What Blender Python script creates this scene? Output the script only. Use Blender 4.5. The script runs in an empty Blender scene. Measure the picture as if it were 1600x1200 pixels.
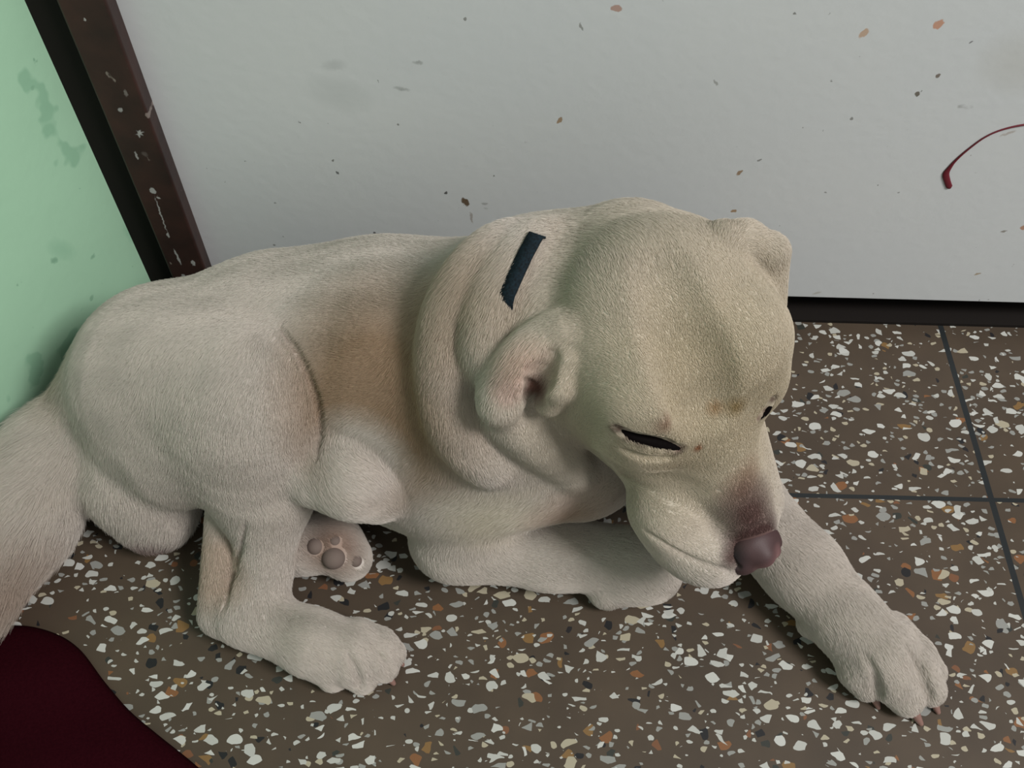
import bpy, math
import numpy as np
from mathutils import Vector, Matrix

# ------------------------------------------------------------------ camera
CAM_H = 0.80
FOC = 1500.0            # focal length in pixels of the 1600 px wide frame


def cam_axes(yaw, pitch, roll):
    yaw, pitch, roll = (math.radians(a) for a in (yaw, pitch, roll))
    f = np.array([math.sin(yaw) * math.cos(pitch), math.cos(yaw) * math.cos(pitch), -math.sin(pitch)])
    r = np.array([math.cos(yaw), -math.sin(yaw), 0.0])
    d = np.cross(f, r)
    c, s = math.cos(roll), math.sin(roll)
    return np.stack([c * r + s * d, -s * r + c * d, f], 1)     # right, down, forward


CAX = cam_axes(1.3, 56.3, -2.5)
CPOS = np.array([0.0, 0.0, CAM_H])
scn = bpy.context.scene
cd = bpy.data.cameras.new('camera')
cd.sensor_width = 36.0
cd.lens = FOC / 1600.0 * 36.0
cd.clip_start = 0.01
cam = bpy.data.objects.new('camera', cd)
cam.matrix_world = Matrix([[CAX[i, 0], -CAX[i, 1], -CAX[i, 2], CPOS[i]] for i in range(3)] + [[0, 0, 0, 1]])
scn.collection.objects.link(cam)
scn.camera = cam


def U(px, py, z):
    d = CAX @ np.array([(px - 800) / FOC, (py - 600) / FOC, 1.0])
    return CPOS + d * ((CAM_H - z) / -d[2])


def V(px, py, t):
    return CPOS + t * (CAX @ np.array([(px - 800) / FOC, (py - 600) / FOC, 1.0]))


# ------------------------------------------------------------------ world, lights, exposure
scn.view_settings.view_transform = 'Standard'
scn.view_settings.look = 'None'
scn.view_settings.exposure = 0.12
scn.view_settings.gamma = 1.0
w = bpy.data.worlds.new('room_light')
scn.world = w
w.use_nodes = True
w.node_tree.nodes['Background'].inputs[0].default_value = (0.86, 0.89, 0.84, 1)
w.node_tree.nodes['Background'].inputs[1].default_value = 0.56


def area(name, loc, target, sx, sy, power, col):
    l = bpy.data.lights.new(name, 'AREA')
    l.shape = 'RECTANGLE'
    l.size, l.size_y = sx, sy
    l.energy = power
    l.color = col
    o = bpy.data.objects.new(name, l)
    o.location = loc
    o.rotation_euler = (Vector(target) - Vector(loc)).to_track_quat('-Z', 'Y').to_euler()
    scn.collection.objects.link(o)


area('window_daylight', (2.0, -0.80, 2.9), (0.0, 0.4, 0.1), 0.9, 0.9, 118.0, (1.0, 0.955, 0.94))

# ------------------------------------------------------------------ helpers


def srgb(r, g, b):
    def f(c):
        c /= 255.0
        return c / 12.92 if c <= 0.04045 else ((c + 0.055) / 1.055) ** 2.4
    return (f(r), f(g), f(b), 1.0)


class NT:
    """tiny node-tree helper"""

    def __init__(self, name):
        self.m = bpy.data.materials.new(name)
        self.m.use_nodes = True
        self.t = self.m.node_tree
        self.b = self.t.nodes['Principled BSDF']

    def n(self, kind, **kw):
        nd = self.t.nodes.new(kind)
        for k, v in kw.items():
            if k[0] == '_':
                nd.inputs[k[1:].replace('_', ' ')].default_value = v
            else:
                setattr(nd, k, v)
        return nd

    def l(self, a, b):
        self.t.links.new(a, b)

    def noise(self, vec, scale, detail=3, rough=0.5):
        nd = self.n('ShaderNodeTexNoise')
        nd.inputs['Scale'].default_value = scale
        nd.inputs['Detail'].default_value = detail
        nd.inputs['Roughness'].default_value = rough
        if vec is not None:
            self.l(vec, nd.inputs['Vector'])
        return nd

    def ramp(self, fac, stops, interp='LINEAR'):
        nd = self.n('ShaderNodeValToRGB')
        nd.color_ramp.interpolation = interp
        e = nd.color_ramp.elements
        while len(e) < len(stops):
            e.new(0.5)
        for k, (p, c) in enumerate(stops):
            e[k].position = p
            e[k].color = c if len(c) == 4 else (*c, 1)
        self.l(fac, nd.inputs[0])
        return nd

    def mix(self, fac, a, b):
        nd = self.n('ShaderNodeMix', data_type='RGBA')
        for s, v in ((0, fac), (6, a), (7, b)):
            if hasattr(v, 'links'):
                self.l(v, nd.inputs[s])
            else:
                nd.inputs[s].default_value = v
        return nd.outputs[2]

    def math(self, op, a, b=0.0, clamp=False):
        nd = self.n('ShaderNodeMath', operation=op)
        nd.use_clamp = clamp
        for s, v in ((0, a), (1, b)):
            if hasattr(v, 'links'):
                self.l(v, nd.inputs[s])
            else:
                nd.inputs[s].default_value = v
        return nd.outputs[0]

    def bump(self, h, strength, dist):
        nd = self.n('ShaderNodeBump')
        nd.inputs['Strength'].default_value = strength
        nd.inputs['Distance'].default_value = dist
        self.l(h, nd.inputs['Height'])
        self.l(nd.outputs[0], self.b.inputs['Normal'])


def simple(name, col, rough=0.6, spec=0.4):
    q = NT(name)
    q.b.inputs['Base Color'].default_value = col
    q.b.inputs['Roughness'].default_value = rough
    q.b.inputs['Specular IOR Level'].default_value = spec
    return q.m


def mesh_obj(name, verts, faces, mat, parent=None, smooth=True):
    me = bpy.data.meshes.new(name)
    me.from_pydata([tuple(float(c) for c in v) for v in verts], [], [tuple(int(i) for i in f) for f in faces])
    me.update()
    if smooth:
        me.polygons.foreach_set('use_smooth', [True] * len(me.polygons))
    me.materials.append(mat)
    o = bpy.data.objects.new(name, me)
    scn.collection.objects.link(o)
    if parent is not None:
        o.parent = parent
        o.matrix_parent_inverse = parent.matrix_world.inverted()
    return o


def box(x0, x1, y0, y1, z0, z1):
    v = [(x, y, z) for x in (x0, x1) for y in (y0, y1) for z in (z0, z1)]
    f = [(0, 1, 3, 2), (4, 6, 7, 5), (0, 4, 5, 1), (2, 3, 7, 6), (0, 2, 6, 4), (1, 5, 7, 3)]
    return v, f


def box_obj(name, b, mat, parent=None, bevel=0.0):
    o = mesh_obj(name, *box(*b), mat, parent, smooth=False)
    if bevel:
        m = o.modifiers.new('bevel', 'BEVEL')
        m.width = bevel
        m.segments = 3
    return o


def empty(name, loc, label, cat, group=None):
    o = bpy.data.objects.new(name, None)
    o.location = loc
    o.empty_display_size = 0.05
    scn.collection.objects.link(o)
    bpy.context.view_layer.update()
    o['label'] = label
    o['category'] = cat
    if group:
        o['group'] = group
    return o


# ------------------------------------------------------------------ the setting
def terrazzo():
    q = NT('terrazzo_tiles')
    geo = q.n('ShaderNodeNewGeometry')
    pos = geo.outputs['Position']
    base = q.ramp(q.noise(pos, 14, 4).outputs[0], [(0.3, srgb(60, 50, 41)), (0.7, srgb(74, 62, 50))]).outputs[0]
    fine = q.noise(pos, 420, 2).outputs[0]
    base = q.mix(q.math('MULTIPLY', fine, 0.5), base, srgb(66, 58, 48))
    warp = q.noise(pos, 60, 2)
    wv = q.n('ShaderNodeVectorMath', operation='SCALE')
    q.l(warp.outputs['Color'], wv.inputs[0])
    wv.inputs['Scale'].default_value = 0.007
    add = q.n('ShaderNodeVectorMath', operation='ADD')
    q.l(pos, add.inputs[0])
    q.l(wv.outputs[0], add.inputs[1])

    def layer(base, scale, offs, edge, keep, stops, sx=1.0, rot=0.0):
        mp = q.n('ShaderNodeMapping')
        mp.inputs['Location'].default_value = (offs, offs * 1.7, 0.37)
        mp.inputs['Rotation'].default_value = (0, 0, rot)
        mp.inputs['Scale'].default_value = (sx, 1, 0.001)
        q.l(add.outputs[0], mp.inputs[0])
        e = q.n('ShaderNodeTexVoronoi', feature='DISTANCE_TO_EDGE')
        e.inputs['Scale'].default_value = scale
        c = q.n('ShaderNodeTexVoronoi', feature='F1')
        c.inputs['Scale'].default_value = scale
        q.l(mp.outputs[0], e.inputs['Vector'])
        q.l(mp.outputs[0], c.inputs['Vector'])
        sp = q.n('ShaderNodeSeparateColor')
        q.l(c.outputs['Color'], sp.inputs[0])
        thr = q.math('MULTIPLY_ADD', sp.outputs[1], edge)
        q.t.nodes[-1].inputs[2].default_value = edge * 0.55
        inside = q.math('GREATER_THAN', e.outputs['Distance'], thr)
        inside = q.math('MULTIPLY', inside, q.math('LESS_THAN', c.outputs['Distance'], 0.50))
        pick = q.math('LESS_THAN', sp.outputs[0], keep)
        col = q.ramp(sp.outputs[2], stops, 'CONSTANT').outputs[0]
        return q.mix(q.math('MULTIPLY', inside, pick), base, col)

    white = srgb(160, 161, 156)
    cream = srgb(150, 143, 124)
    greyw = srgb(126, 127, 123)
    orange = srgb(112, 76, 48)
    rust = srgb(104, 70, 48)
    black = srgb(26, 26, 28)
    ochre = srgb(112, 86, 52)
    base = layer(base, 92, 1.3, 0.16, 0.11, [(0, orange), (0.35, rust), (0.75, ochre)], 0.8, 0.6)
    base = layer(base, 104, 6.1, 0.20, 0.09, [(0, black), (0.6, srgb(44, 46, 42)), (0.8, srgb(30, 28, 30))], 1, 1.1)
    base = layer(base, 205, 3.1, 0.18, 0.34, [(0, white), (0.55, greyw), (0.88, cream)], 0.7, 2.1)
    base = layer(base, 116, 0.4, 0.17, 0.44, [(0, white), (0.55, srgb(170, 171, 166)), (0.82, cream), (0.9, greyw)], 0.62, 0.9)
    base = layer(base, 94, 4.7, 0.24, 0.15, [(0, srgb(172, 173, 169)), (0.6, white)], 0.8, 2.6)
    # grout joints between the 30 cm tiles
    sx = q.n('ShaderNodeSeparateXYZ')
    q.l(pos, sx.inputs[0])

    def joint(c, at, period, half):
        a = q.math('MODULO', q.math('ADD', q.math('SUBTRACT', c, at), 30 * period + period / 2), period)
        return q.math('LESS_THAN', q.math('ABSOLUTE', q.math('SUBTRACT', a, period / 2)), half)
    jx = joint(sx.outputs[0], 0.4645, 0.90, 0.0029)
    jy = joint(sx.outputs[1], 0.4160, 0.60, 0.0022)
    j = q.math('MAXIMUM', jx, jy)
    col = q.mix(j, base, srgb(27, 31, 33))
    q.l(col, q.b.inputs['Base Color'])
    r = q.math('MULTIPLY_ADD', q.noise(pos, 35, 3).outputs[0], 0.18)
    q.t.nodes[-1].inputs[2].default_value = 0.42
    q.l(r, q.b.inputs['Roughness'])
    q.b.inputs['Specular IOR Level'].default_value = 0.28
    q.bump(q.math('SUBTRACT', 1.0, j), 0.6, 0.0015)
    return q.m


def painted(name, c1, c2, scale, rough, spots=None, spec=0.4):
    q = NT(name)
    geo = q.n('ShaderNodeNewGeometry')
    pos = geo.outputs['Position']
    nz = q.noise(pos, scale, 4, 0.6)
    col = q.ramp(nz.outputs[0], [(0.3, c1), (0.7, c2)]).outputs[0]
    for (sc, thr, c, amt, off, stretch) in (spots or []):
        mp = q.n('ShaderNodeMapping')
        mp.inputs['Location'].default_value = (off, off, off)
        mp.inputs['Scale'].default_value = stretch
        q.l(pos, mp.inputs[0])
        s = q.noise(mp.outputs[0], sc, 3, 0.55).outputs[0]
        f = q.ramp(s, [(thr, (0, 0, 0)), (thr + 0.03, (amt, amt, amt))]).outputs[0]
        col = q.mix(f, col, c)
    q.l(col, q.b.inputs['Base Color'])
    q.b.inputs['Roughness'].default_value = rough
    q.b.inputs['Specular IOR Level'].default_value = spec
    q.bump(q.noise(pos, 90, 3).outputs[0], 0.12, 0.002)
    return q.m


def marks(mat, spots):
    """chips and scuffs with a place and shape of their own: (x, z or y, half length, half width, turn, colour, strength, plane)"""
    t = mat.node_tree
    b = t.nodes['Principled BSDF']
    src = b.inputs['Base Color'].links[0].from_socket
    geo = t.nodes.new('ShaderNodeNewGeometry')
    nz = t.nodes.new('ShaderNodeTexNoise')
    nz.inputs['Scale'].default_value = 260
    t.links.new(geo.outputs['Position'], nz.inputs['Vector'])
    sub = t.nodes.new('ShaderNodeVectorMath')
    sub.operation = 'MULTIPLY_ADD'
    t.links.new(nz.outputs['Color'], sub.inputs[0])
    sub.inputs[1].default_value = (.004, .004, .004)
    t.links.new(geo.outputs['Position'], sub.inputs[2])
    for (c, u, la, lb, col, amt, soft) in spots:
        # u: unit vector along the mark, in the surface; the other axis is across it
        mp = []
        d = t.nodes.new('ShaderNodeVectorMath')
        d.operation = 'SUBTRACT'
        t.links.new(sub.outputs[0], d.inputs[0])
        d.inputs[1].default_value = tuple(float(q) + .002 for q in c)
        for ax, L in ((u[0], la), (u[1], lb)):
            dt = t.nodes.new('ShaderNodeVectorMath')
            dt.operation = 'DOT_PRODUCT'
            t.links.new(d.outputs[0], dt.inputs[0])
            dt.inputs[1].default_value = tuple(float(q) / L for q in ax)
            sq = t.nodes.new('ShaderNodeMath')
            sq.operation = 'MULTIPLY'
            t.links.new(dt.outputs['Value'], sq.inputs[0])
            t.links.new(dt.outputs['Value'], sq.inputs[1])
            mp.append(sq.outputs[0])
        ad = t.nodes.new('ShaderNodeMath')
        t.links.new(mp[0], ad.inputs[0])
        t.links.new(mp[1], ad.inputs[1])
        mr = t.nodes.new('ShaderNodeMapRange')
        t.links.new(ad.outputs[0], mr.inputs[0])
        mr.inputs[1].default_value = 1.0
        mr.inputs[2].default_value = 1.0 - soft
        mr.inputs[3].default_value = 0.0
        mr.inputs[4].default_value = amt
        mx = t.nodes.new('ShaderNodeMix')
        mx.data_type = 'RGBA'
        t.links.new(mr.outputs[0], mx.inputs[0])
        t.links.new(src, mx.inputs[6])
        mx.inputs[7].default_value = col
        src = mx.outputs[2]
    t.links.new(src, b.inputs['Base Color'])


def plane_point(px, py, p0, n):
    d = CAX @ np.array([(px - 800) / FOC, (py - 600) / FOC, 1.0])
    n = np.array(n, float)
    return CPOS + d * (((np.array(p0) - CPOS) @ n) / (d @ n))


def mark(px0, py0, px1, py1, width, col, amt, soft, p0, n):
    a, b = plane_point(px0, py0, p0, n), plane_point(px1, py1, p0, n)
    L = np.linalg.norm(b - a)
    e = (b - a) / L
    return ((a + b) / 2, (e, np.cross(n, e)), L / 2, width / 2 * 0.00066, srgb(*col), amt, soft)


M_floor = terrazzo()
M_door = painted('white_door_paint', srgb(184, 188, 190), srgb(189, 192, 192), 3.0, 0.42,
                 [(26, 0.72, srgb(140, 142, 140), 0.7, 3.3, (1, 1, 1.6)), (150, 0.74, srgb(96, 96, 92), 0.8, 8.0, (1, 1, 0.7))])
M_green = painted('green_wall_paint', srgb(146, 184, 156), srgb(152, 190, 162), 5.0, 0.6,
                  [(16, 0.66, srgb(112, 156, 128), 0.55, 1.0, (1, 1, 1)), (60, 0.72, srgb(100, 140, 116), 0.6, 4.0, (1, 1, 1))])
M_frame = painted('brown_frame_paint', srgb(36, 24, 21), srgb(54, 34, 29), 30.0, 0.5,
                  [(90, 0.70, srgb(120, 112, 104), 0.8, 2.2, (1, 1, 0.5))])
M_dark = simple('dark_jamb_and_gap_shade', srgb(20, 16, 14), 0.7, 0.2)  # dark jamb; also the shade painted under and behind the door


def structure(o):
    o['kind'] = 'structure'
    return o


floor = structure(box_obj('floor', (-0.9, 2.2, -1.5, 0.72, -0.03, 0.0), M_floor))
YD = 0.622          # front plane of the door
wall_a = np.array([-0.345, 0.640])
wall_dir = np.array([-0.43, -1.0])
wall_dir /= np.linalg.norm(wall_dir)
wn = np.array([wall_dir[1], -wall_dir[0]])      # points away from the room (left)


def wall_left():
    a, b = wall_a, wall_a + wall_dir * 1.35
    t = 0.05
    p = [a, b, b + wn * t, a + wn * t]
    v = [(*q, 0.0) for q in p] + [(*q, 1.6) for q in p]
    f = [(0, 1, 2, 3), (7, 6, 5, 4), (0, 4, 5, 1), (1, 5, 6, 2), (2, 6, 7, 3), (3, 7, 4, 0)]
    return structure(mesh_obj('wall_left', v, f, M_green, smooth=False))


wall_left()
structure(box_obj('door_gap_shade', (-0.318, 2.2, YD - 0.001, YD + 0.075, 0.0, 0.004), M_dark))  # black strip on the floor, standing in for shade under the door
door = structure(box_obj('door_1', (-0.318, 0.62, YD, YD + 0.035, 0.040, 1.6), M_door, bevel=0.0015))
structure(box_obj('trim_1', (-0.325, -0.289, YD - 0.016, YD + 0.004, 0.0, 1.6), M_frame, bevel=0.002))
structure(box_obj('trim_2', (-0.375, -0.3195, YD - 0.004, YD + 0.05, 0.0, 1.6), M_dark))
structure(box_obj('wall_back', (-0.6, 2.2, YD + 0.075, YD + 0.12, 0.0, 1.6), M_dark))


tan_, brn, gry = (168, 134, 112), (92, 72, 52), (112, 112, 108)
NY = (0, -1, 0)
PD = (0, YD, 0)
marks(M_door, [mark(*q, PD, NY) for q in (
    (955, 10, 971, 15, 9, (158, 128, 116), .9, .4), (1343, 60, 1357, 43, 9, (172, 146, 124), .9, .4), (1458, 45, 1474, 31, 12, (176, 134, 112), .95, .4),
    (871, 193, 878, 183, 6, (140, 116, 88), .9, .4), (723, 308, 731, 323, 9, (84, 66, 44), .95, .5), (694, 301, 700, 301, 6, (70, 70, 68), .9, .5),
    (1150, 275, 1161, 265, 6, (132, 108, 80), .9, .5), (1140, 330, 1152, 330, 7, (140, 112, 78), .9, .5), (1431, 152, 1436, 142, 5, (86, 78, 66), .9, .5),
    (1463, 122, 1469, 115, 5, (100, 90, 78), .9, .5), (1328, 187, 1333, 183, 5, gry, .8, .5), (612, 136, 642, 142, 7, (138, 141, 139), .7, 1.0),
    (643, 98, 662, 98, 7, (134, 137, 135), .7, 1.0), (500, 105, 545, 99, 18, (150, 154, 153), .35, 1.0), (470, 130, 590, 165, 60, (160, 165, 164), .3, 1.0),
    (905, 34, 909, 48, 4, (120, 122, 118), .8, .5), (724, 30, 729, 30, 5, gry, .8, .5), (519, 251, 523, 251, 5, gry, .9, .5), (525, 270, 530, 270, 6, (90, 92, 92), .9, .5),
    (583, 364, 588, 364, 6, (70, 72, 74), .9, .5), (426, 383, 431, 383, 5, gry, .8, .5), (619, 195, 624, 195, 5, gry, .8, .5), (1117, 124, 1120, 134, 4, (130, 132, 128), .7, .5),
    (735, 330, 738, 350, 4, (140, 132, 124), .7, .6), (1183, 252, 1190, 249, 4, gry, .8, .5), (1522, 429, 1534, 427, 6, (148, 134, 112), .9, .5),
    (1563, 362, 1574, 361, 5, (112, 106, 96), .8, .5), (1594, 356, 1604, 356, 9, (160, 120, 96), .9, .4), (1268, 460, 1284, 456, 6, (150, 146, 134), .6, .8),
    (1516, 65, 1518, 67, 5, (90, 90, 90), .8, .5), (1402, 302, 1405, 300, 4, gry, .7, .5), (1288, 302, 1291, 300, 4, gry, .7, .5), (1560, 214, 1590, 203, 5, (148, 136, 124), .6, .8),
    (1540, 60, 1640, 140, 90, (168, 168, 162), .4, 1.0))])
wg = (150, 150, 148)
PF = (0, YD - .016, 0)
marks(M_frame, [mark(*q, PF, NY) for q in (
    (131, 28, 135, 34, 4, wg, .9, .5), (186, 175, 190, 168, 6, wg, .8, .6), (195, 140, 199, 152, 5, (110, 104, 100), .8, .6), (212, 204, 224, 212, 4, wg, .9, .6),
    (219, 202, 217, 216, 4, wg, .9, .6), (211, 211, 226, 206, 3, wg, .8, .6), (211, 236, 215, 250, 4, wg, .8, .6), (222, 236, 230, 246, 10, (84, 76, 72), .7, .9),
    (234, 292, 244, 304, 8, wg, .95, .4), (241, 305, 262, 365, 2.6, wg, .85, .6), (247, 308, 250, 312, 5, wg, .9, .5), (271, 388, 283, 415, 4, wg, .9, .6),
    (284, 428, 292, 434, 7, wg, .95, .4), (300, 406, 304, 416, 6, wg, .95, .4), (228, 176, 232, 186, 5, (120, 110, 104), .8, .6), (261, 362, 265, 372, 4, wg, .9, .6))])
NW = -np.array([wn[0], wn[1], 0.0])
PW = np.array([wall_a[0], wall_a[1], 0.0])
gd = (112, 152, 126)
marks(M_green, [mark(*q, PW, NW) for q in (
    (78, 405, 92, 409, 10, gd, .8, .8), (142, 400, 148, 402, 10, gd, .7, .8), (140, 465, 146, 467, 10, gd, .7, .8), (180, 460, 186, 464, 9, gd, .6, .8),
    (48, 135, 54, 140, 8, gd, .6, .8), (190, 350, 225, 385, 22, (122, 166, 138), .6, 1.0), (70, 380, 120, 400, 30, (126, 168, 140), .5, 1.0), (20, 690, 45, 660, 5, gd, .5, .8))])


# ------------------------------------------------------------------ signed-distance modelling
class Field:
    """a distance field sampled on a grid; shapes are blended into it one by one"""

    def __init__(self, lo, hi, h):
        self.lo = np.array(lo, float)
        self.h = h
        self.n = np.ceil((np.array(hi) - self.lo) / h).astype(int) + 1
        self.f = np.full(self.n, 0.04, np.float32)
        self.ax = [(self.lo[i] + h * np.arange(self.n[i])).astype(np.float32) for i in range(3)]
        self.flow = []

    def window(self, lo, hi, pad):
        i0 = np.maximum(np.floor((np.array(lo) - pad - self.lo) / self.h).astype(int), 0)
        i1 = np.minimum(np.ceil((np.array(hi) + pad - self.lo) / self.h).astype(int) + 1, self.n)
        if (i1 <= i0).any():
            return None
        sl = tuple(slice(a, b) for a, b in zip(i0, i1))
        X = self.ax[0][sl[0]][:, None, None]
        Y = self.ax[1][sl[1]][None, :, None]
        Z = self.ax[2][sl[2]][None, None, :]
        return sl, X, Y, Z

    def put(self, sl, d, k, mode):
        f = self.f[sl]
        if mode == 'sub':
            a, b = f, -d
            if k > 0:
                h = np.clip(k - np.abs(a - b), 0, None) / k
                self.f[sl] = np.maximum(a, b) + h * h * k * 0.25
            else:
                self.f[sl] = np.maximum(a, b)
        else:
            if k > 0:
                h = np.clip(k - np.abs(f - d), 0, None) / k
                self.f[sl] = np.minimum(f, d) - h * h * k * 0.25
            else:
                self.f[sl] = np.minimum(f, d)

    def cone(self, a, ra, b, rb, k=0.012, mode='add', flow=True):
        a, b = np.array(a, float), np.array(b, float)
        win = self.window(np.minimum(a - ra, b - rb), np.maximum(a + ra, b + rb), 0.006 + k)
        if flow and mode == 'add':
            self.flow.append((a, ra, b, rb))
        if win is None:
            return
        sl, X, Y, Z = win
        ab = b - a
        L2 = float(ab @ ab) + 1e-12
        t = np.clip(((X - a[0]) * ab[0] + (Y - a[1]) * ab[1] + (Z - a[2]) * ab[2]) / L2, 0, 1)
        d = np.sqrt((X - a[0] - t * ab[0]) ** 2 + (Y - a[1] - t * ab[1]) ** 2 + (Z - a[2] - t * ab[2]) ** 2) - (ra + t * (rb - ra))
        self.put(sl, d, k, mode)

    def chain(self, pts, k=0.012, mode='add', flow=True):
        """pts: list of (point, radius)"""
        for (a, ra), (b, rb) in zip(pts[:-1], pts[1:]):
            self.cone(a, ra, b, rb, k, mode, flow)

    def ball(self, c, r, k=0.012, mode='add'):
        self.cone(c, r, np.array(c) + 1e-5, r, k, mode, False)

    def ell(self, c, axes, R, k=0.012, mode='add'):
        """ellipsoid: radii along the columns of R"""
        c = np.array(c, float)
        R = np.array(R, float)
        ext = np.sqrt(((R * np.array(axes)) ** 2).sum(1))
        win = self.window(c - ext, c + ext, 0.006 + k)
        if win is None:
            return
        sl, X, Y, Z = win
        X, Y, Z = X - c[0], Y - c[1], Z - c[2]
        q = [(R[0, i] * X + R[1, i] * Y + R[2, i] * Z) for i in range(3)]
        k0 = np.sqrt(sum((q[i] / axes[i]) ** 2 for i in range(3)))
        k1 = np.sqrt(sum((q[i] / axes[i] ** 2) ** 2 for i in range(3)))
        self.put(sl, k0 * (k0 - 1) / (k1 + 1e-6), k, mode)

    def merge(self, other, k):
        self.put((slice(None),) * 3, other.f, k, 'add')
        self.flow += other.flow

    def floor_cut(self, z=0.0015):
        Z = self.ax[2][None, None, :]
        k = 0.012
        a, b = self.f, (z - Z) + np.zeros_like(self.f)
        h = np.clip(k - np.abs(a - b), 0, None) / k
        self.f = (np.maximum(a, b) + h * h * k * 0.25).astype(np.float32)

    def blur(self, n=1):
        for _ in range(n):
            f = np.pad(self.f, 1, mode='edge')
            for ax in range(3):
                s0 = [slice(None)] * 3
                s1 = [slice(None)] * 3
                s2 = [slice(None)] * 3
                s0[ax], s1[ax], s2[ax] = slice(0, -2), slice(1, -1), slice(2, None)
                f = 0.25 * f[tuple(s0)] + 0.5 * f[tuple(s1)] + 0.25 * f[tuple(s2)]
                if ax < 2:
                    pass
            self.f = f.astype(np.float32)

    def surface(self):
        """surface nets: returns vertices, quads"""
        f = self.f
        s = f < 0
        n = np.array(f.shape)
        cs = n - 1
        acc = np.zeros((*cs, 3), np.float32)
        cnt = np.zeros(cs, np.float32)
        corners = [(i, j, k) for i in (0, 1) for j in (0, 1) for k in (0, 1)]

        def cv(arr, c):
            return arr[c[0]:c[0] + cs[0], c[1]:c[1] + cs[1], c[2]:c[2] + cs[2]]
        tot = sum(cv(s, c).astype(np.int8) for c in corners)
        act = (tot > 0) & (tot < 8)
        idx = np.argwhere(act)
        P = np.zeros((len(idx), 3))
        N = np.zeros(len(idx))
        val = {c: f[idx[:, 0] + c[0], idx[:, 1] + c[1], idx[:, 2] + c[2]] for c in corners}
        for c in corners:
            for ax in range(3):
                if c[ax] == 0:
                    c2 = list(c)
                    c2[ax] = 1
                    a, b = val[c], val[tuple(c2)]
                    m = (a < 0) != (b < 0)
                    t = np.where(m, a / np.where(m, a - b, 1), 0)
                    p = np.tile(np.array(c, float), (len(idx), 1))
                    p[:, ax] = t
                    P += p * m[:, None]
                    N += m
        P = self.lo + self.h * (idx + P / N[:, None])
        ids = np.full(cs, -1, np.int64)
        ids[act] = np.arange(len(idx))
        quads = []
        for ax in range(3):
            a1, a2 = (ax + 1) % 3, (ax + 2) % 3
            sa = [slice(None)] * 3
            sb = [slice(None)] * 3
            sa[ax], sb[ax] = slice(0, -1), slice(1, None)
            A, B = s[tuple(sa)], s[tuple(sb)]
            e = np.argwhere(A != B)
            e = e[(e[:, a1] > 0) & (e[:, a2] > 0) & (e[:, a1] < cs[a1]) & (e[:, a2] < cs[a2])]
            flip = A[tuple(e.T)]
            q = []
            for d1, d2 in ((-1, -1), (0, -1), (0, 0), (-1, 0)):
                g = e.copy()
                g[:, a1] += d1
                g[:, a2] += d2
                q.append(ids[tuple(g.T)])
            q = np.stack(q, 1)
            q[~flip] = q[~flip][:, ::-1]
            quads.append(q)
        return P, np.concatenate(quads)


def sample(F, p):
    """distance field value and gradient at points (trilinear)"""
    q = (p - F.lo) / F.h
    i = np.clip(np.floor(q).astype(int), 0, F.n - 2)
    r = q - i
    out = 0
    g = np.zeros((len(p), 3))
    for a in (0, 1):
        for b in (0, 1):
            for c in (0, 1):
                v = F.f[i[:, 0] + a, i[:, 1] + b, i[:, 2] + c]
                wa, wb, wc = (r[:, 0] if a else 1 - r[:, 0]), (r[:, 1] if b else 1 - r[:, 1]), (r[:, 2] if c else 1 - r[:, 2])
                out = out + v * wa * wb * wc
                g[:, 0] += v * (1 if a else -1) * wb * wc
                g[:, 1] += v * (1 if b else -1) * wa * wc
                g[:, 2] += v * (1 if c else -1) * wa * wb
    return out, g / (np.linalg.norm(g, axis=1, keepdims=True) + 1e-9)


def mesh_from_arrays(name, P, Q, mat, parent):
    me = bpy.data.meshes.new(name)
    me.vertices.add(len(P))
    me.vertices.foreach_set('co', P.astype(np.float32).ravel())
    me.loops.add(len(Q) * 4)
    me.loops.foreach_set('vertex_index', Q.astype(np.int32).ravel())
    me.polygons.add(len(Q))
    me.polygons.foreach_set('loop_start', np.arange(0, len(Q) * 4, 4, dtype=np.int32))
    me.polygons.foreach_set('loop_total', np.full(len(Q), 4, dtype=np.int32))
    me.polygons.foreach_set('use_smooth', np.ones(len(Q), dtype=bool))
    me.update()
    me.validate()
    me.materials.append(mat)
    o = bpy.data.objects.new(name, me)
    scn.collection.objects.link(o)
    if parent is not None:
        o.parent = parent
        o.matrix_parent_inverse = parent.matrix_world.inverted()
    return o


# ------------------------------------------------------------------ the dog
dog = empty('dog', (-0.05, 0.36, 0.0), 'cream yellow dog lying on the speckled floor with its head lowered', 'dog')

# head frame: x towards the nose, y to the dog's left, z out of the top of the skull
HS = 1.10
HO = V(1100, 664, 0.655)
_x = np.array([.36, .86, .36])
_x /= np.linalg.norm(_x)
_z = np.array([0, .386, -.922])
_z -= _x * (_z @ _x)
_z /= np.linalg.norm(_z)
_y = np.cross(_z, _x)
_r = math.radians(20)
HR = CAX @ np.stack([_x, _y * math.cos(_r) - _z * math.sin(_r), _z * math.cos(_r) + _y * math.sin(_r)], 1)


def H(x, y, z):
    return HO + HR @ (HS * np.array([x, y, z]))


GRID = 0.0020
LO, HI = (-0.56, 0.10, -0.004), (0.44, 0.62, 0.50)
F = Field(LO, HI, GRID)


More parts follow.
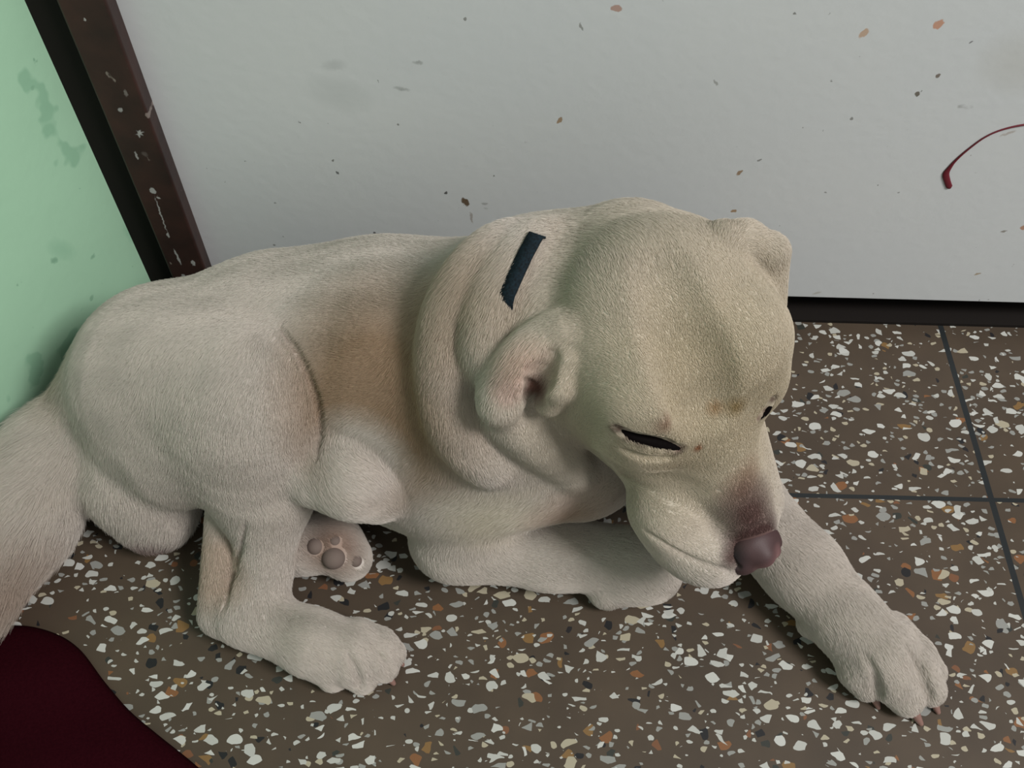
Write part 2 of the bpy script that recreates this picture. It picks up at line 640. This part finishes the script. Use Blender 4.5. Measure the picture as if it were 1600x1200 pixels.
def hit(F, px, py, off=0.0):
    """the point of the modelled surface met by a ray, so that folds and lids sit on the skin"""
    d = CAX @ np.array([(px - 800) / FOC, (py - 600) / FOC, 1.0])
    t = np.arange(0.35, 1.1, 0.001)
    p = CPOS + t[:, None] * d
    i = np.round((p - F.lo) / F.h).astype(int)
    ok = ((i >= 0) & (i < F.n)).all(1)
    i = np.clip(i, 0, F.n - 1)
    v = np.where(ok, F.f[i[:, 0], i[:, 1], i[:, 2]], 1.0)
    k = np.argmax(v < 0)
    if not (v < 0).any():
        k = int(np.argmin(v))
    tt = t[k]
    if k > 0 and v[k] < 0 < v[k - 1]:
        # refine with trilinear samples
        fine = np.linspace(t[k] - .004, t[k] + .002, 40)
        sv, _ = sample(F, CPOS + fine[:, None] * d)
        j = np.argmax(sv < 0)
        tt = fine[j]
    return CPOS + (tt + off) * d


def smooth(pts, n=5):
    """Catmull-Rom refinement of a list of tuples"""
    p = np.array([list(q) for q in pts], float)
    p = np.vstack([2 * p[0] - p[1], p, 2 * p[-1] - p[-2]])
    out = []
    for i in range(1, len(p) - 2):
        for k in range(n):
            t = k / n
            out.append(.5 * (2 * p[i] + (p[i + 1] - p[i - 1]) * t + (2 * p[i - 1] - 5 * p[i] + 4 * p[i + 1] - p[i + 2]) * t * t
                             + (3 * p[i] - p[i - 1] - 3 * p[i + 1] + p[i + 2]) * t ** 3))
    out.append(p[-2])
    return [tuple(q) for q in out]


def on(F, pts, off=0.0):
    return [(hit(F, x, y, off + (o[0] if o else 0)), r) for x, y, r, *o in pts]


# trunk (hair runs from the shoulders to the rump)
F.cone(U(740, 575, .165), .104, U(590, 562, .150), .094, .03)
F.cone(U(590, 562, .150), .094, U(440, 550, .145), .076, .03)
F.cone(U(440, 550, .145), .076, U(285, 600, .120), .082, .03)
F.cone(U(800, 650, .13), .080, U(700, 690, .10), .078, .03)        # brisket
F.cone(U(700, 690, .10), .078, U(600, 680, .09), .060, .03)
F.cone(U(600, 680, .09), .060, U(480, 660, .09), .050, .03)
# buttocks
F.cone(U(250, 640, .09), .075, U(225, 745, .060), .048, .03)
F.cone(U(225, 745, .06), .045, U(245, 805, .035), .030, .02)
F.cone(U(900, 700, .105), .060, U(800, 690, .11), .07, .02)
# shoulder and neck
N_ = Field(LO, HI, GRID)
N_.cone(H(-.085, .0, -.045), .062, U(845, 510, .235), .074, .03)
N_.cone(U(845, 510, .235), .074, U(790, 580, .19), .080, .03)
F.merge(N_, .014)
# tail
F.chain([(U(165, 640, .10), .035), (U(100, 700, .075), .034), (U(30, 810, .05), .040), (U(-60, 930, .042), .036)], .02)

# near hind leg, blended softly into itself and tightly onto the trunk
G = Field(LO, HI, GRID)
G.cone(U(270, 590, .130), .078, U(402, 622, .175), .054, .02, flow=False)
G.cone(U(300, 560, .165), .045, U(385, 580, .185), .040, .03, flow=False)
G.cone(U(290, 680, .11), .060, U(400, 670, .15), .045, .02, flow=False)
G.flow.append((U(345, 540, .19), .075, U(300, 740, .09), .070))
G.flow.append((U(420, 580, .19), .045, U(425, 760, .10), .035))
G.cone(U(425, 628, .180), .037, U(430, 760, .110), .032, .02)
G.cone(U(375, 660, .16), .048, U(400, 780, .09), .034, .02)
G.cone(U(425, 760, .108), .031, U(410, 900, .042), .021, .012)
G.cone(U(410, 900, .042), .021, U(392, 955, .028), .025, .012)
G.cone(U(352, 780, .080), .014, U(343, 960, .022), .017, .004)
G.cone(U(385, 960, .026), .025, U(490, 1005, .026), .024, .012)
G.cone(U(490, 1005, .026), .025, U(545, 1020, .024), .024, .012)
F.merge(G, .011)


def toes(G, specs, k=.004):
    for a, ra, b, rb, c, rc in specs:
        G.cone(a, ra, b, rb, k)
        G.cone(b, rb, c, rc, k)


T = Field(LO, HI, GRID)
toes(T, [(U(515, 1012, .025), .015, U(512, 1040, .022), .0135, U(520, 1056, .014), .012),
         (U(540, 1010, .027), .016, U(556, 1042, .022), .015, U(566, 1060, .013), .012),
         (U(560, 1000, .026), .015, U(588, 1030, .021), .0145, U(600, 1043, .013), .0115),
         (U(560, 995, .022), .014, U(594, 1008, .019), .013, U(612, 1022, .013), .011)])
F.merge(T, .006)

# near foreleg, folded
G = Field(LO, HI, GRID)
G.cone(U(750, 590, .20), .058, U(725, 740, .10), .050, .02)
G.cone(U(725, 740, .10), .050, U(715, 835, .046), .036, .02)
G.cone(U(712, 838, .046), .037, U(860, 860, .036), .031, .015)
G.cone(U(860, 860, .036), .031, U(985, 880, .036), .028, .015)
G.cone(U(985, 880, .036), .028, U(1012, 888, .034), .0285, .01)
G.cone(U(1012, 893, .028), .025, U(950, 920, .018), .017, .008)
F.merge(G, .006)

# far foreleg, stretched out
G = Field(LO, HI, GRID)
G.cone(U(1030, 650, .12), .050, U(1130, 760, .055), .038, .02)
G.cone(U(1130, 760, .055), .038, U(1255, 890, .040), .031, .02)
G.cone(U(1255, 890, .040), .031, U(1320, 965, .034), .027, .015)
G.cone(U(1320, 965, .034), .028, U(1368, 1015, .030), .030, .015)
G.ball(U(1263, 978, .022), .0085, .005)
F.merge(G, .012)
T = Field(LO, HI, GRID)
toes(T, [(U(1330, 1010, .026), .016, U(1340, 1048, .022), .0145, U(1354, 1070, .014), .0125),
         (U(1362, 1010, .030), .018, U(1392, 1062, .024), .017, U(1415, 1092, .014), .0135),
         (U(1392, 1000, .030), .017, U(1430, 1046, .023), .016, U(1452, 1078, .014), .0125),
         (U(1395, 985, .024), .015, U(1434, 1022, .019), .013, U(1456, 1050, .012), .011)])
F.merge(T, .006)

# far hind leg: thigh against the belly and the upturned paw
G = Field(LO, HI, GRID)
G.cone(U(470, 700, .10), .045, U(590, 735, .085), .026, .02)
G.cone(U(470, 700, .08), .05, U(500, 760, .03), .03, .02)
F.merge(G, .006)
G = Field(LO, HI, GRID)
G.cone(U(400, 850, .03), .028, U(470, 850, .03), .024, .01)
G.cone(U(470, 850, .03), .024, U(520, 850, .034), .024, .01)
G.cone(U(515, 835, .036), .020, U(545, 872, .026), .019, .008)
F.merge(G, .003)

F.chain(on(F, [(500, 700, .022), (550, 710, .028), (600, 745, .022)], .0185), .008)
F.chain(on(F, [(500, 745, .024), (555, 755, .026), (590, 775, .020)], .018), .012)

# head
HF = Field(LO, HI, GRID)
HF.ell(H(-.058, 0, -.012), np.array((.078, .070, .050)) * HS, HR, .02)
for s in (-1, 1):
    HF.ball(H(-.048, s * .030, .006), .038 * HS, .010)
    HF.ball(H(-.014, s * .038, .000), .022 * HS, .020)
    HF.ell(H(-.048, s * .046, -.034), np.array((.045, .028, .040)) * HS, HR, .02)
HF.cone(H(-.015, 0, -.026), .042 * HS, H(.070, .010, -.032), .030 * HS, .02)
HF.cone(H(-.03, 0, .000), .024 * HS, H(.098, .013, -.014), .0155 * HS, .02)
for s in (-1, 1):
    HF.cone(H(.010, s * .024, -.036), .030 * HS, H(.086, s * .016 + .011, -.034), .0235 * HS, .012)
    HF.cone(H(-.005, s * .026, -.055), .030 * HS, H(.078, s * .019 + .009, -.048), .0225 * HS, .012)
    HF.ell(H(-.035, s * .042, -.055), np.array((.045, .026, .036)) * HS, HR, .02)
HF.cone(H(-.03, 0, -.078), .030 * HS, H(.078, .008, -.066), .018 * HS, .006)
HF.flow = []
HF.flow.append((H(.10, 0, -.02), .035, H(-.0, 0, -.02), .05))
HF.flow.append((H(0, 0, -.01), .05, H(-.12, 0, 0), .07))
F.merge(HF, .010)

F.chain(on(F, smooth([(1030, 790, .022), (1080, 845, .022), (1125, 868, .018)]), .010), .012)

# ears
E = Field(LO, HI, GRID)
E.chain(on(F, smooth([(900, 510, .008, .008), (865, 524, .012, .000), (825, 560, .015, -.008), (790, 602, .013, -.010), (778, 622, .010, -.008)], 3)), .008)
E.chain(on(F, [(850, 545, .010, .0), (815, 590, .013, -.008)]), .006)
E.chain(on(F, [(885, 560, .008), (872, 600, .011, -.008), (858, 630, .009, -.010)]), .006)
E.chain(on(F, [(1130, 366, .009), (1165, 374, .011, .0), (1200, 394, .011, .0)]), .008)
E.cone(V(1203, 394, .640), .0125, V(1205, 475, .660), .010, .008)
F.merge(E, .006)
F.chain(on(F, [(862, 558, .005), (843, 590, .0095), (830, 624, .008)], -.002), .005, 'sub')

# skin folds round the neck
for pts in ([(800, 372, .010), (745, 425, .013), (705, 500, .014), (698, 590, .014), (715, 670, .013), (770, 735, .010)],
            [(850, 365, .008), (795, 430, .010), (765, 500, .010), (760, 570, .009)],
            [(780, 640, .010), (840, 690, .011), (910, 745, .009)]):
    F.chain(on(F, smooth(pts), .0065), .014)

F.chain(on(F, smooth([(1035, 400, .012), (1070, 500, .018), (1100, 590, .018), (1118, 660, .014)]), -.0152), .018, 'sub')

# creases: thigh against flank, heel tendon, toes, elbow
for pts, off in (([(440, 515, .0015), (468, 555, .002), (490, 610, .003), (499, 660, .003), (497, 715, .002)], .0),
                 ([(385, 815, .001), (376, 860, .0028), (362, 910, .003), (350, 955, .0015)], .0),
                 ([(543, 1020, .0015), (554, 1045, .003), (563, 1072, .004)], -.001),
                 ([(585, 1018, .001), (600, 1035, .0025), (610, 1052, .003)], -.001),
                 ([(1352, 1022, .001), (1366, 1050, .0035), (1374, 1085, .005)], -.001),
                 ([(1412, 1005, .001), (1436, 1045, .0035), (1452, 1088, .005)], -.001),
                 ([(815, 590, .001), (835, 600, .001)], .0)):
    F.chain(on(F, smooth(pts), off), .004, 'sub')

# eyes: slits cut between the lids, a fold under each lower lid
for pts in ([(962, 664, .0015), (988, 681, .0050), (1028, 691, .0056), (1064, 701, .0022)],
            [(1182, 655, .0015), (1196, 640, .003), (1208, 620, .002)]):
    F.chain(on(F, smooth(pts), .0005), .002, 'sub')
F.chain(on(F, smooth([(975, 702, .001), (1010, 716, .0022), (1050, 716, .001)]), .0), .004, 'sub')
# mouth line
F.chain(on(F, smooth([(1010, 830, .0012), (1070, 868, .002), (1110, 885, .0022), (1140, 893, .002)]), .0), .003, 'sub')

F.floor_cut()
P, Q = F.surface()
print('dog body verts', len(P))


def coat_colour(P):
    """colour of the coat, with shade painted into some patches: cream, darker buff along the back, pink skin and dark marks"""
    col = np.tile(np.array(srgb(181, 175, 168)[:3]), (len(P), 1))

    def blob(c, r, colour, amt=1.0, soft=0.5):
        d = np.linalg.norm(P - np.array(c), axis=1) / r
        wgt = amt * np.clip((1 - d) / soft, 0, 1)
        wgt = (wgt * wgt * (3 - 2 * wgt))[:, None] if amt == 1.0 else wgt[:, None]
        col[:] = col * (1 - wgt) + np.array(srgb(*colour)[:3]) * wgt
    blob(U(618, 610, .20), .10, (140, 116, 90), .85)  # buff flank fur, darkened further for the shadow behind the neck
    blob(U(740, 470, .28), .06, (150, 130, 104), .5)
    blob(U(10, 880, .05), .06, (132, 110, 92), .7, .8)
    blob(U(150, 600, .12), .05, (160, 142, 120), .6, .9)
    blob(H(-.03, 0, .0), .16, (168, 158, 136), .85, .7)
    blob(hit(F, 565, 718), .048, (188, 182, 176), .9)
    blob(U(770, 760, .12), .06, (186, 180, 166), .9)
    blob(U(80, 720, .09), .06, (182, 176, 168), .8)
    blob(U(345, 880, .05), .045, (158, 136, 114), .5)
    blob(U(230, 845, .03), .03, (120, 98, 96), .7)
    blob(V(1165, 740, .66), .018, (142, 118, 98), .55, .9)
    blob(hit(F, 1160, 770), .022, (128, 104, 90), .8, .9)
    blob(hit(F, 1172, 805), .034, (92, 70, 66), .95, .8)
    blob(hit(F, 1180, 850), .030, (80, 58, 56), .95)
    blob(hit(F, 1140, 872), .013, (84, 66, 62), .9, .9)
    blob(hit(F, 1090, 702), .0045, (128, 82, 50), .9, .8)
    blob(hit(F, 1040, 666), .010, (128, 98, 80), .6, .9)
    blob(hit(F, 1150, 638), .010, (126, 106, 66), .8, .9)
    blob(hit(F, 1118, 640), .008, (148, 116, 76), .6, .9)
    for x, y in ((968, 668), (985, 680), (1005, 688), (1025, 690), (1045, 695), (1060, 702)):
        blob(hit(F, x, y), .007, (70, 46, 40), .85, .8)
    for x, y in ((1185, 653), (1196, 641), (1206, 624)):
        blob(hit(F, x, y), .005, (74, 52, 44), .85, .8)
    blob(hit(F, 815, 575), .028, (184, 162, 150), .6, .7)
    blob(hit(F, 792, 606), .014, (188, 168, 160), .6, .7)
    blob(hit(F, 838, 600), .016, (96, 64, 54), .9, .8)  # ear hollow, its shade put into the colour
    blob(hit(F, 900, 800), .05, (150, 120, 98), .6, .9)  # brown chest under the muzzle, with the shade there painted in
    blob(hit(F, 515, 855), .034, (132, 108, 94), .8, .7)  # tan paw, coloured darker to stand in for the shadow on it
    return col * 1.36


def coat(tone=.72):
    q = NT('dog_coat')
    a = q.n('ShaderNodeAttribute', attribute_name='coat')
    mu = q.n('ShaderNodeVectorMath', operation='SCALE')
    mu.inputs['Scale'].default_value = tone
    q.l(a.outputs['Color'], mu.inputs[0])
    q.l(mu.outputs[0], q.b.inputs['Base Color'])
    q.b.inputs['Roughness'].default_value = 0.85
    q.b.inputs['Specular IOR Level'].default_value = 0.15
    return q.m


M_coat = coat()


def coat_hair():
    """hair lets part of the light through, which keeps the coat soft"""
    m = coat(1.0)
    m.name = 'dog_hair'
    t = m.node_tree
    p = t.nodes['Principled BSDF']
    p.inputs['Specular IOR Level'].default_value = .03
    p.inputs['Roughness'].default_value = 1.0
    a = [n for n in t.nodes if n.type == 'ATTRIBUTE'][0]
    tr = t.nodes.new('ShaderNodeBsdfTranslucent')
    t.links.new(a.outputs['Color'], tr.inputs['Color'])
    mx = t.nodes.new('ShaderNodeMixShader')
    mx.inputs[0].default_value = .42
    t.links.new(p.outputs[0], mx.inputs[1])
    t.links.new(tr.outputs[0], mx.inputs[2])
    t.links.new(mx.outputs[0], t.nodes['Material Output'].inputs['Surface'])
    return m


M_hair = coat_hair()
body = mesh_from_arrays('body', P, Q, M_coat, dog)
at = body.data.attributes.new('coat', 'FLOAT_COLOR', 'POINT')
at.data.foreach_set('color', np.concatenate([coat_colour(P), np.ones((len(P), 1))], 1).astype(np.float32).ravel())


# ------------------------------------------------------------------ parts of the dog
def solid(name, lo, hi, h, build, mat, label=None, colour=None):
    g = Field(lo, hi, h)
    build(g)
    p, q = g.surface()
    o = mesh_from_arrays(name, p, q, mat, dog)
    if label:
        o['label'] = label
    if colour is not None:
        c = o.data.attributes.new('coat', 'FLOAT_COLOR', 'POINT')
        c.data.foreach_set('color', np.concatenate([colour(p), np.ones((len(p), 1))], 1).astype(np.float32).ravel())
    return o


def around(c, r):
    c = np.array(c)
    return c - r, c + r


def leathery(name, rough):
    q = NT(name)
    a = q.n('ShaderNodeAttribute', attribute_name='coat')
    q.l(a.outputs['Color'], q.b.inputs['Base Color'])
    q.b.inputs['Roughness'].default_value = rough
    geo = q.n('ShaderNodeNewGeometry')
    q.bump(q.noise(geo.outputs['Position'], 1400, 2).outputs[0], 0.25, 0.0004)
    return q.m


M_nose = leathery('nose_leather', 0.55)
M_nose.node_tree.nodes['Principled BSDF'].inputs['Specular IOR Level'].default_value = 0.3
M_pad = simple('paw_pad_skin', srgb(102, 90, 84), 0.8, 0.2)
M_claw = simple('claw_horn', srgb(120, 92, 84), 0.45, 0.4)
M_eye = simple('dark_eye', srgb(8, 5, 5), 0.7, 0.04)

NOSE = hit(F, 1175, 853, .0110)


def HN(x, y, z):
    return NOSE + HR @ np.array([x, y, z])


def nose_build(g):
    g.ell(HN(0, 0, 0), np.array((.0160, .0225, .0135)), HR, .001)
    g.ell(HN(-.004, 0, .006), np.array((.0120, .0150, .0100)), HR, .006)
    g.cone(HN(.004, 0, -.012), .009, HN(.002, 0, -.018), .006, .006)
    for s in (-1, 1):
        g.ball(HN(.007, s * .0115, .001), .0100, .005)
    g.ball(hit(g, 1193, 868, .006), .0085, .006)
    g.chain([(hit(g, 1133, 868), .0018), (hit(g, 1141, 877), .0032), (hit(g, 1153, 886), .0022)], .002, 'sub')
    g.chain([(hit(g, 1221, 850), .0015), (hit(g, 1223, 860), .0024)], .002, 'sub')


def nose_colour(p):
    c = np.tile(np.array(srgb(64, 46, 47)[:3]), (len(p), 1))
    d = np.linalg.norm(p - V(1193, 868, (hit(F, 1193, 868) - CPOS) @ CAX[:, 2] + .001), axis=1)
    k = np.clip(1.25 - d / .0125, 0, 1)[:, None]
    c = c * (1 - k) + np.array(srgb(148, 108, 108)[:3]) * k
    d = np.linalg.norm(p - hit(F, 1140, 876), axis=1)
    k = np.clip(1.35 - d / .0125, 0, 1)[:, None]
    return c * (1 - k) + np.array(srgb(30, 24, 27)[:3]) * k


solid('nose', *around(NOSE, .042), .0011, nose_build, M_nose, 'pinkish brown nose with darker nostrils', nose_colour)
for pts in ([(964, 666, .0018), (988, 682, .0042), (1026, 692, .0048), (1064, 701, .0022)],
            [(1183, 655, .0016), (1196, 641, .0028), (1208, 621, .0018)]):
    ch = on(F, smooth(pts), .0030)
    cc = np.array([c for c, _ in ch])
    solid('eye', cc.min(0) - .008, cc.max(0) + .008, .0008, lambda g: g.chain(ch, .001), M_eye)

CLAWS = []
for a, ra, b, rb in ((U(1363, 1082, .012), .0042, U(1369, 1097, .005), .0016),
                     (U(1423, 1104, .012), .0045, U(1433, 1121, .005), .0018),
                     (U(1455, 1088, .011), .0042, U(1462, 1104, .005), .0016),
                     (U(1268, 990, .014), .0035, U(1277, 1003, .007), .0015),
                     (U(562, 1068, .010), .0035, U(566, 1078, .005), .0016),
                     (U(604, 1054, .010), .0035, U(611, 1063, .005), .0016),
                     (U(620, 1028, .010), .0032, U(626, 1035, .006), .0014)):
    ra, rb, b = ra * 1.25, rb * 1.3, b + (b - a) * .55
    CLAWS.append((a + b) / 2)
    solid('claw', np.minimum(a, b) - .007, np.maximum(a, b) + .007, .0008, lambda g: g.cone(a, ra, b, rb, 0), M_claw)
for px, py, r in ((521, 871, .0125), (493, 853, .0095), (523, 845, .0068), (555, 876, .0072)):
    c = hit(F, px, py, .0035)
    solid('paw_pad', *around(c, r * 1.6), .001, lambda g: g.ball(c, r * .8, 0), M_pad)


def collar():
    """a strap round the neck: it lies free at the nape and sinks into the loose skin elsewhere"""
    c0 = U(845, 510, .235)
    a, b = hit(F, 838, 372), hit(F, 792, 468)
    nrm = np.cross(a - c0, b - c0)
    nrm /= np.linalg.norm(nrm)
    e1 = a - c0
    e1 /= np.linalg.norm(e1)
    e2 = np.cross(nrm, e1)
    if e2 @ (b - c0) < 0:
        e2, nrm = -e2, -nrm
    angb = math.atan2((b - c0) @ e2, (b - c0) @ e1)
    v, f = [], []
    n = 120
    for i in range(n):
        th = 2 * math.pi * i / n
        d = e1 * math.cos(th) + e2 * math.sin(th)
        r = np.linspace(.02, .16, 281)
        sv, _ = sample(F, c0 + r[:, None] * d)
        k = np.argmax(sv > 0) if (sv > 0).any() else 150
        free = 1.0 if 0 <= th <= angb else max(0.0, 1 - min(abs(th - angb), abs(th - 2 * math.pi)) / .12)
        R0 = min(r[k], .105) + (-.010 + .0125 * free)
        for dw, dr in ((-.0052, -.001), (-.0052, .0012), (.0052, .0012), (.0052, -.001)):
            v.append(c0 + d * (R0 + dr) + nrm * dw)
    for i in range(n):
        j = (i + 1) % n
        for k in range(4):
            l = (k + 1) % 4
            f.append((4 * i + k, 4 * i + l, 4 * j + l, 4 * j + k))
    q = NT('dark_blue_webbing')
    geo = q.n('ShaderNodeNewGeometry')
    nz = q.noise(geo.outputs['Position'], 600, 2)
    q.l(q.ramp(nz.outputs[0], [(.3, srgb(10, 16, 20)), (.7, srgb(20, 34, 42))]).outputs[0], q.b.inputs['Base Color'])
    q.b.inputs['Roughness'].default_value = .85
    q.b.inputs['Specular IOR Level'].default_value = .15
    o = mesh_obj('collar', v, f, q.m, dog)
    o['label'] = 'narrow dark blue webbing collar'


collar()


# ------------------------------------------------------------------ dark red cloth in the near corner
def cloth():
    edge = smooth([(-300, 1080, 0), (-160, 1045, 0), (-60, 1006, 0), (10, 980, 0), (70, 987, 0), (118, 1014, 0), (160, 1068, 0), (198, 1112, 0), (240, 1148, 0), (310, 1205, 0), (400, 1290, 0)], 8)
    e = np.array([U(x, y, .006)[:2] for x, y, _ in edge])
    m = len(e)
    inward = np.array([-.55, -.83])
    prof = [(0, .001), (-.002, .004), (0, .009), (.006, .014), (.016, .017)] + [(.03 + .02 * k, .018) for k in range(14)]
    v, f = [], []
    rng = np.random.default_rng(5)
    for i in range(m):
        for k, (dd, z) in enumerate(prof):
            q = e[i] + inward * dd
            wz = .004 * math.sin(q[0] * 46 + q[1] * 30) + .003 * math.sin(q[0] * 20 - q[1] * 75 + 1)
            lim = wall_a[0] + (q[1] - wall_a[1]) * .43 + .006
            v.append((max(q[0], lim), q[1], max(z + (wz if k > 3 else 0), .0008)))
    n = len(prof)
    for i in range(m - 1):
        for k in range(n - 1):
            f.append((i * n + k, i * n + k + 1, (i + 1) * n + k + 1, (i + 1) * n + k))
    q = NT('dark_red_fabric')
    geo = q.n('ShaderNodeNewGeometry')
    nz = q.noise(geo.outputs['Position'], 500, 3)
    q.l(q.ramp(nz.outputs[0], [(.3, srgb(30, 4, 9)), (.7, srgb(36, 6, 12))]).outputs[0], q.b.inputs['Base Color'])
    q.b.inputs['Roughness'].default_value = .9
    q.b.inputs['Specular IOR Level'].default_value = .02
    q.bump(nz.outputs[0], .3, .001)
    o = mesh_obj('cloth', v, f, q.m)
    so = o.modifiers.new('thickness', 'SOLIDIFY')
    so.thickness = .0015
    o['label'] = 'dark red cloth lying on the floor in the near left corner'
    o['category'] = 'cloth'


cloth()


# ------------------------------------------------------------------ dark red streak on the door
def D(px, py, y=YD):
    d = CAX @ np.array([(px - 800) / FOC, (py - 600) / FOC, 1.0])
    return CPOS + d * (y / d[1])


def streak():
    pts = smooth([(1484, 294, 4.0), (1480, 283, 4.2), (1478, 272, 4.4), (1484, 262, 3.0), (1494, 250, 1.8), (1512, 234, 1.3), (1538, 215, 1.2), (1565, 203, 1.2), (1600, 195, 1.3), (1640, 192, 1.3), (1680, 196, 1.3)], 6)
    P3 = [D(x, y, YD - .0006) for x, y, _ in pts]
    v, f = [], []
    for i, (p, (_, _, r)) in enumerate(zip(P3, pts)):
        a, b = P3[max(i - 1, 0)], P3[min(i + 1, len(P3) - 1)]
        t = (b - a) / np.linalg.norm(b - a)
        sd = np.cross(t, [0, 1, 0])
        r = r * .00066
        if i == 0:
            r *= .5
        for k in range(8):
            an = 2 * math.pi * k / 8
            v.append(p + sd * r * math.cos(an) + np.array([0, 1, 0]) * min(r, .0009) * math.sin(an))
    for i in range(len(P3) - 1):
        for k in range(8):
            l = (k + 1) % 8
            f.append((8 * i + k, 8 * i + l, 8 * i + 8 + l, 8 * i + 8 + k))
    f.append(tuple(range(7, -1, -1)))
    o = mesh_obj('paint_streak', v, f, simple('dark_red_paint', srgb(92, 22, 34), .4), door)
    o['label'] = 'thin curved dark red streak with a thicker end'


streak()


# ------------------------------------------------------------------ fur
def flow_field(F, p, nrm):
    acc = np.zeros((len(p), 3))
    for a, ra, b, rb in F.flow:
        ab = b - a
        L = np.linalg.norm(ab)
        if L < 1e-3:
            continue
        t = np.clip((p - a) @ ab / L ** 2, 0, 1)
        d = np.linalg.norm(p - a - t[:, None] * ab, axis=1) - (ra + t * (rb - ra))
        acc += np.exp(-np.clip(d, -.010, 1) / .012)[:, None] * ab / L
    acc += np.array([0, 0, -0.15]) * np.linalg.norm(acc, axis=1, keepdims=True)
    acc -= nrm * (acc * nrm).sum(1, keepdims=True)
    return acc / (np.linalg.norm(acc, axis=1, keepdims=True) + 1e-6)


def make_fur(P, Q, count, length_of, radius, seed=3):
    rng = np.random.default_rng(seed)
    a, b, c, d = (P[Q[:, i]] for i in range(4))
    ar = np.linalg.norm(np.cross(c - a, d - b), axis=1) * .5
    cen = (a + c) * .5
    ar[cen[:, 2] < .004] = 0
    # the underside and the side against the wall and door stay in their own dark: sparser there
    _, nf = sample(F, cen)
    vd = cen - CPOS
    vd /= np.linalg.norm(vd, axis=1, keepdims=True)
    ar *= np.where((nf * vd).sum(1) > .45, .12, 1.0)
    f = rng.choice(len(Q), count, p=ar / ar.sum())
    u, v = rng.random((2, count, 1))
    p = (a[f] * (1 - u) + b[f] * u) * (1 - v) + (d[f] * (1 - u) + c[f] * u) * v
    _, n = sample(F, p)
    fl = flow_field(F, p, n)
    ln = length_of(p, n)
    keep = ln > 0
    p, n, fl, ln = p[keep], n[keep], fl[keep], ln[keep]
    ln = ln * rng.uniform(.7, 1.2, len(p))
    m = len(p)
    # slow waves in the lie of the coat
    wv = sum(np.sin(p @ (rng.normal(size=3) * k) + rng.random() * 6) for k in (60, 110, 160)) / 3
    side = np.cross(n, fl)
    fl = fl + side * (wv * .32)[:, None] + rng.normal(0, .09, (m, 3))
    K = 4
    pts = np.zeros((m, K, 3))
    lift = rng.uniform(.04, .20, m) * np.clip(ln / .0065, .45, 2.2)
    for k in range(K):
        t = k / (K - 1)
        pts[:, k] = p + ln[:, None] * (fl * t + n * (lift * (t - .55 * t * t))[:, None])
    # keep the hair lying along the skin
    h = ln * lift
    for k in range(1, K):
        for _ in range(2):
            sd, g = sample(F, pts[:, k])
            pts[:, k] += g * (np.clip(.0004 + h * (k / (K - 1)) - sd, -.01, .01) * np.where(ln > .013, np.where(sd < .0005, 1, .35), 1))[:, None]
    pts[:, 0] -= n * .0005
    pts[..., 2] = np.maximum(pts[..., 2], .0008)
    hc = bpy.data.hair_curves.new('fur')
    hc.add_curves([K] * m)
    hc.position_data.foreach_set('vector', pts.astype(np.float32).ravel())
    rad = hc.attributes.new('radius', 'FLOAT', 'POINT')
    rr = np.tile(np.array([1, .85, .6, .15]) * radius, m)
    rad.data.foreach_set('value', rr.astype(np.float32))
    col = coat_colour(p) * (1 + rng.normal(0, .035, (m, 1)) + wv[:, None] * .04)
    ca = hc.attributes.new('coat', 'FLOAT_COLOR', 'CURVE')
    ca.data.foreach_set('color', np.concatenate([np.clip(col, 0, 1), np.ones((m, 1))], 1).astype(np.float32).ravel())
    hc.materials.append(M_hair)
    o = bpy.data.objects.new('fur', hc)
    scn.collection.objects.link(o)
    o.parent = dog
    o.matrix_parent_inverse = dog.matrix_world.inverted()
    o['kind'] = 'stuff'
    return o


def near(p, c, r):
    return np.linalg.norm(p - np.array(c), axis=1) < r


EYEPTS = [hit(F, x, y) for x, y, *_ in smooth([(968, 668), (990, 681), (1026, 690), (1058, 700)]) + smooth([(1184, 653), (1196, 641), (1207, 622)])]


def fur_length(p, n):
    ln = np.full(len(p), .0065)
    hd = np.linalg.norm(p - H(-.01, 0, -.02), axis=1)
    ln = np.where(hd < .14, .0065 - .0032 * np.clip((.14 - hd) / .03, 0, 1), ln)
    tail = np.clip((U(150, 650, .1)[0] - p[:, 0]) / .06, 0, 1) * (p[:, 0] < -.30)
    ln = ln + tail * .030
    bt = np.clip(1 - np.linalg.norm(p - U(230, 780, .05), axis=1) / .07, 0, 1)
    ln = ln + bt * .012
    ln[near(p, NOSE, .0200)] = 0
    for c in CLAWS:
        ln[near(p, c, .0065)] = 0
    ln = np.where(near(p, NOSE, .034), ln * .6, ln)
    for c in EYEPTS[:2] + EYEPTS[-2:]:
        ln[near(p, c, .0022)] = 0
    for c in EYEPTS[2:-2]:
        ln[near(p, c, .0040)] = 0
    for x, y, r in ((521, 869, .010), (491, 853, .0075), (521, 846, .006), (556, 876, .0065)):
        ln[near(p, hit(F, x, y), r)] = 0
    return ln


make_fur(P, Q, 900000, fur_length, .00016)
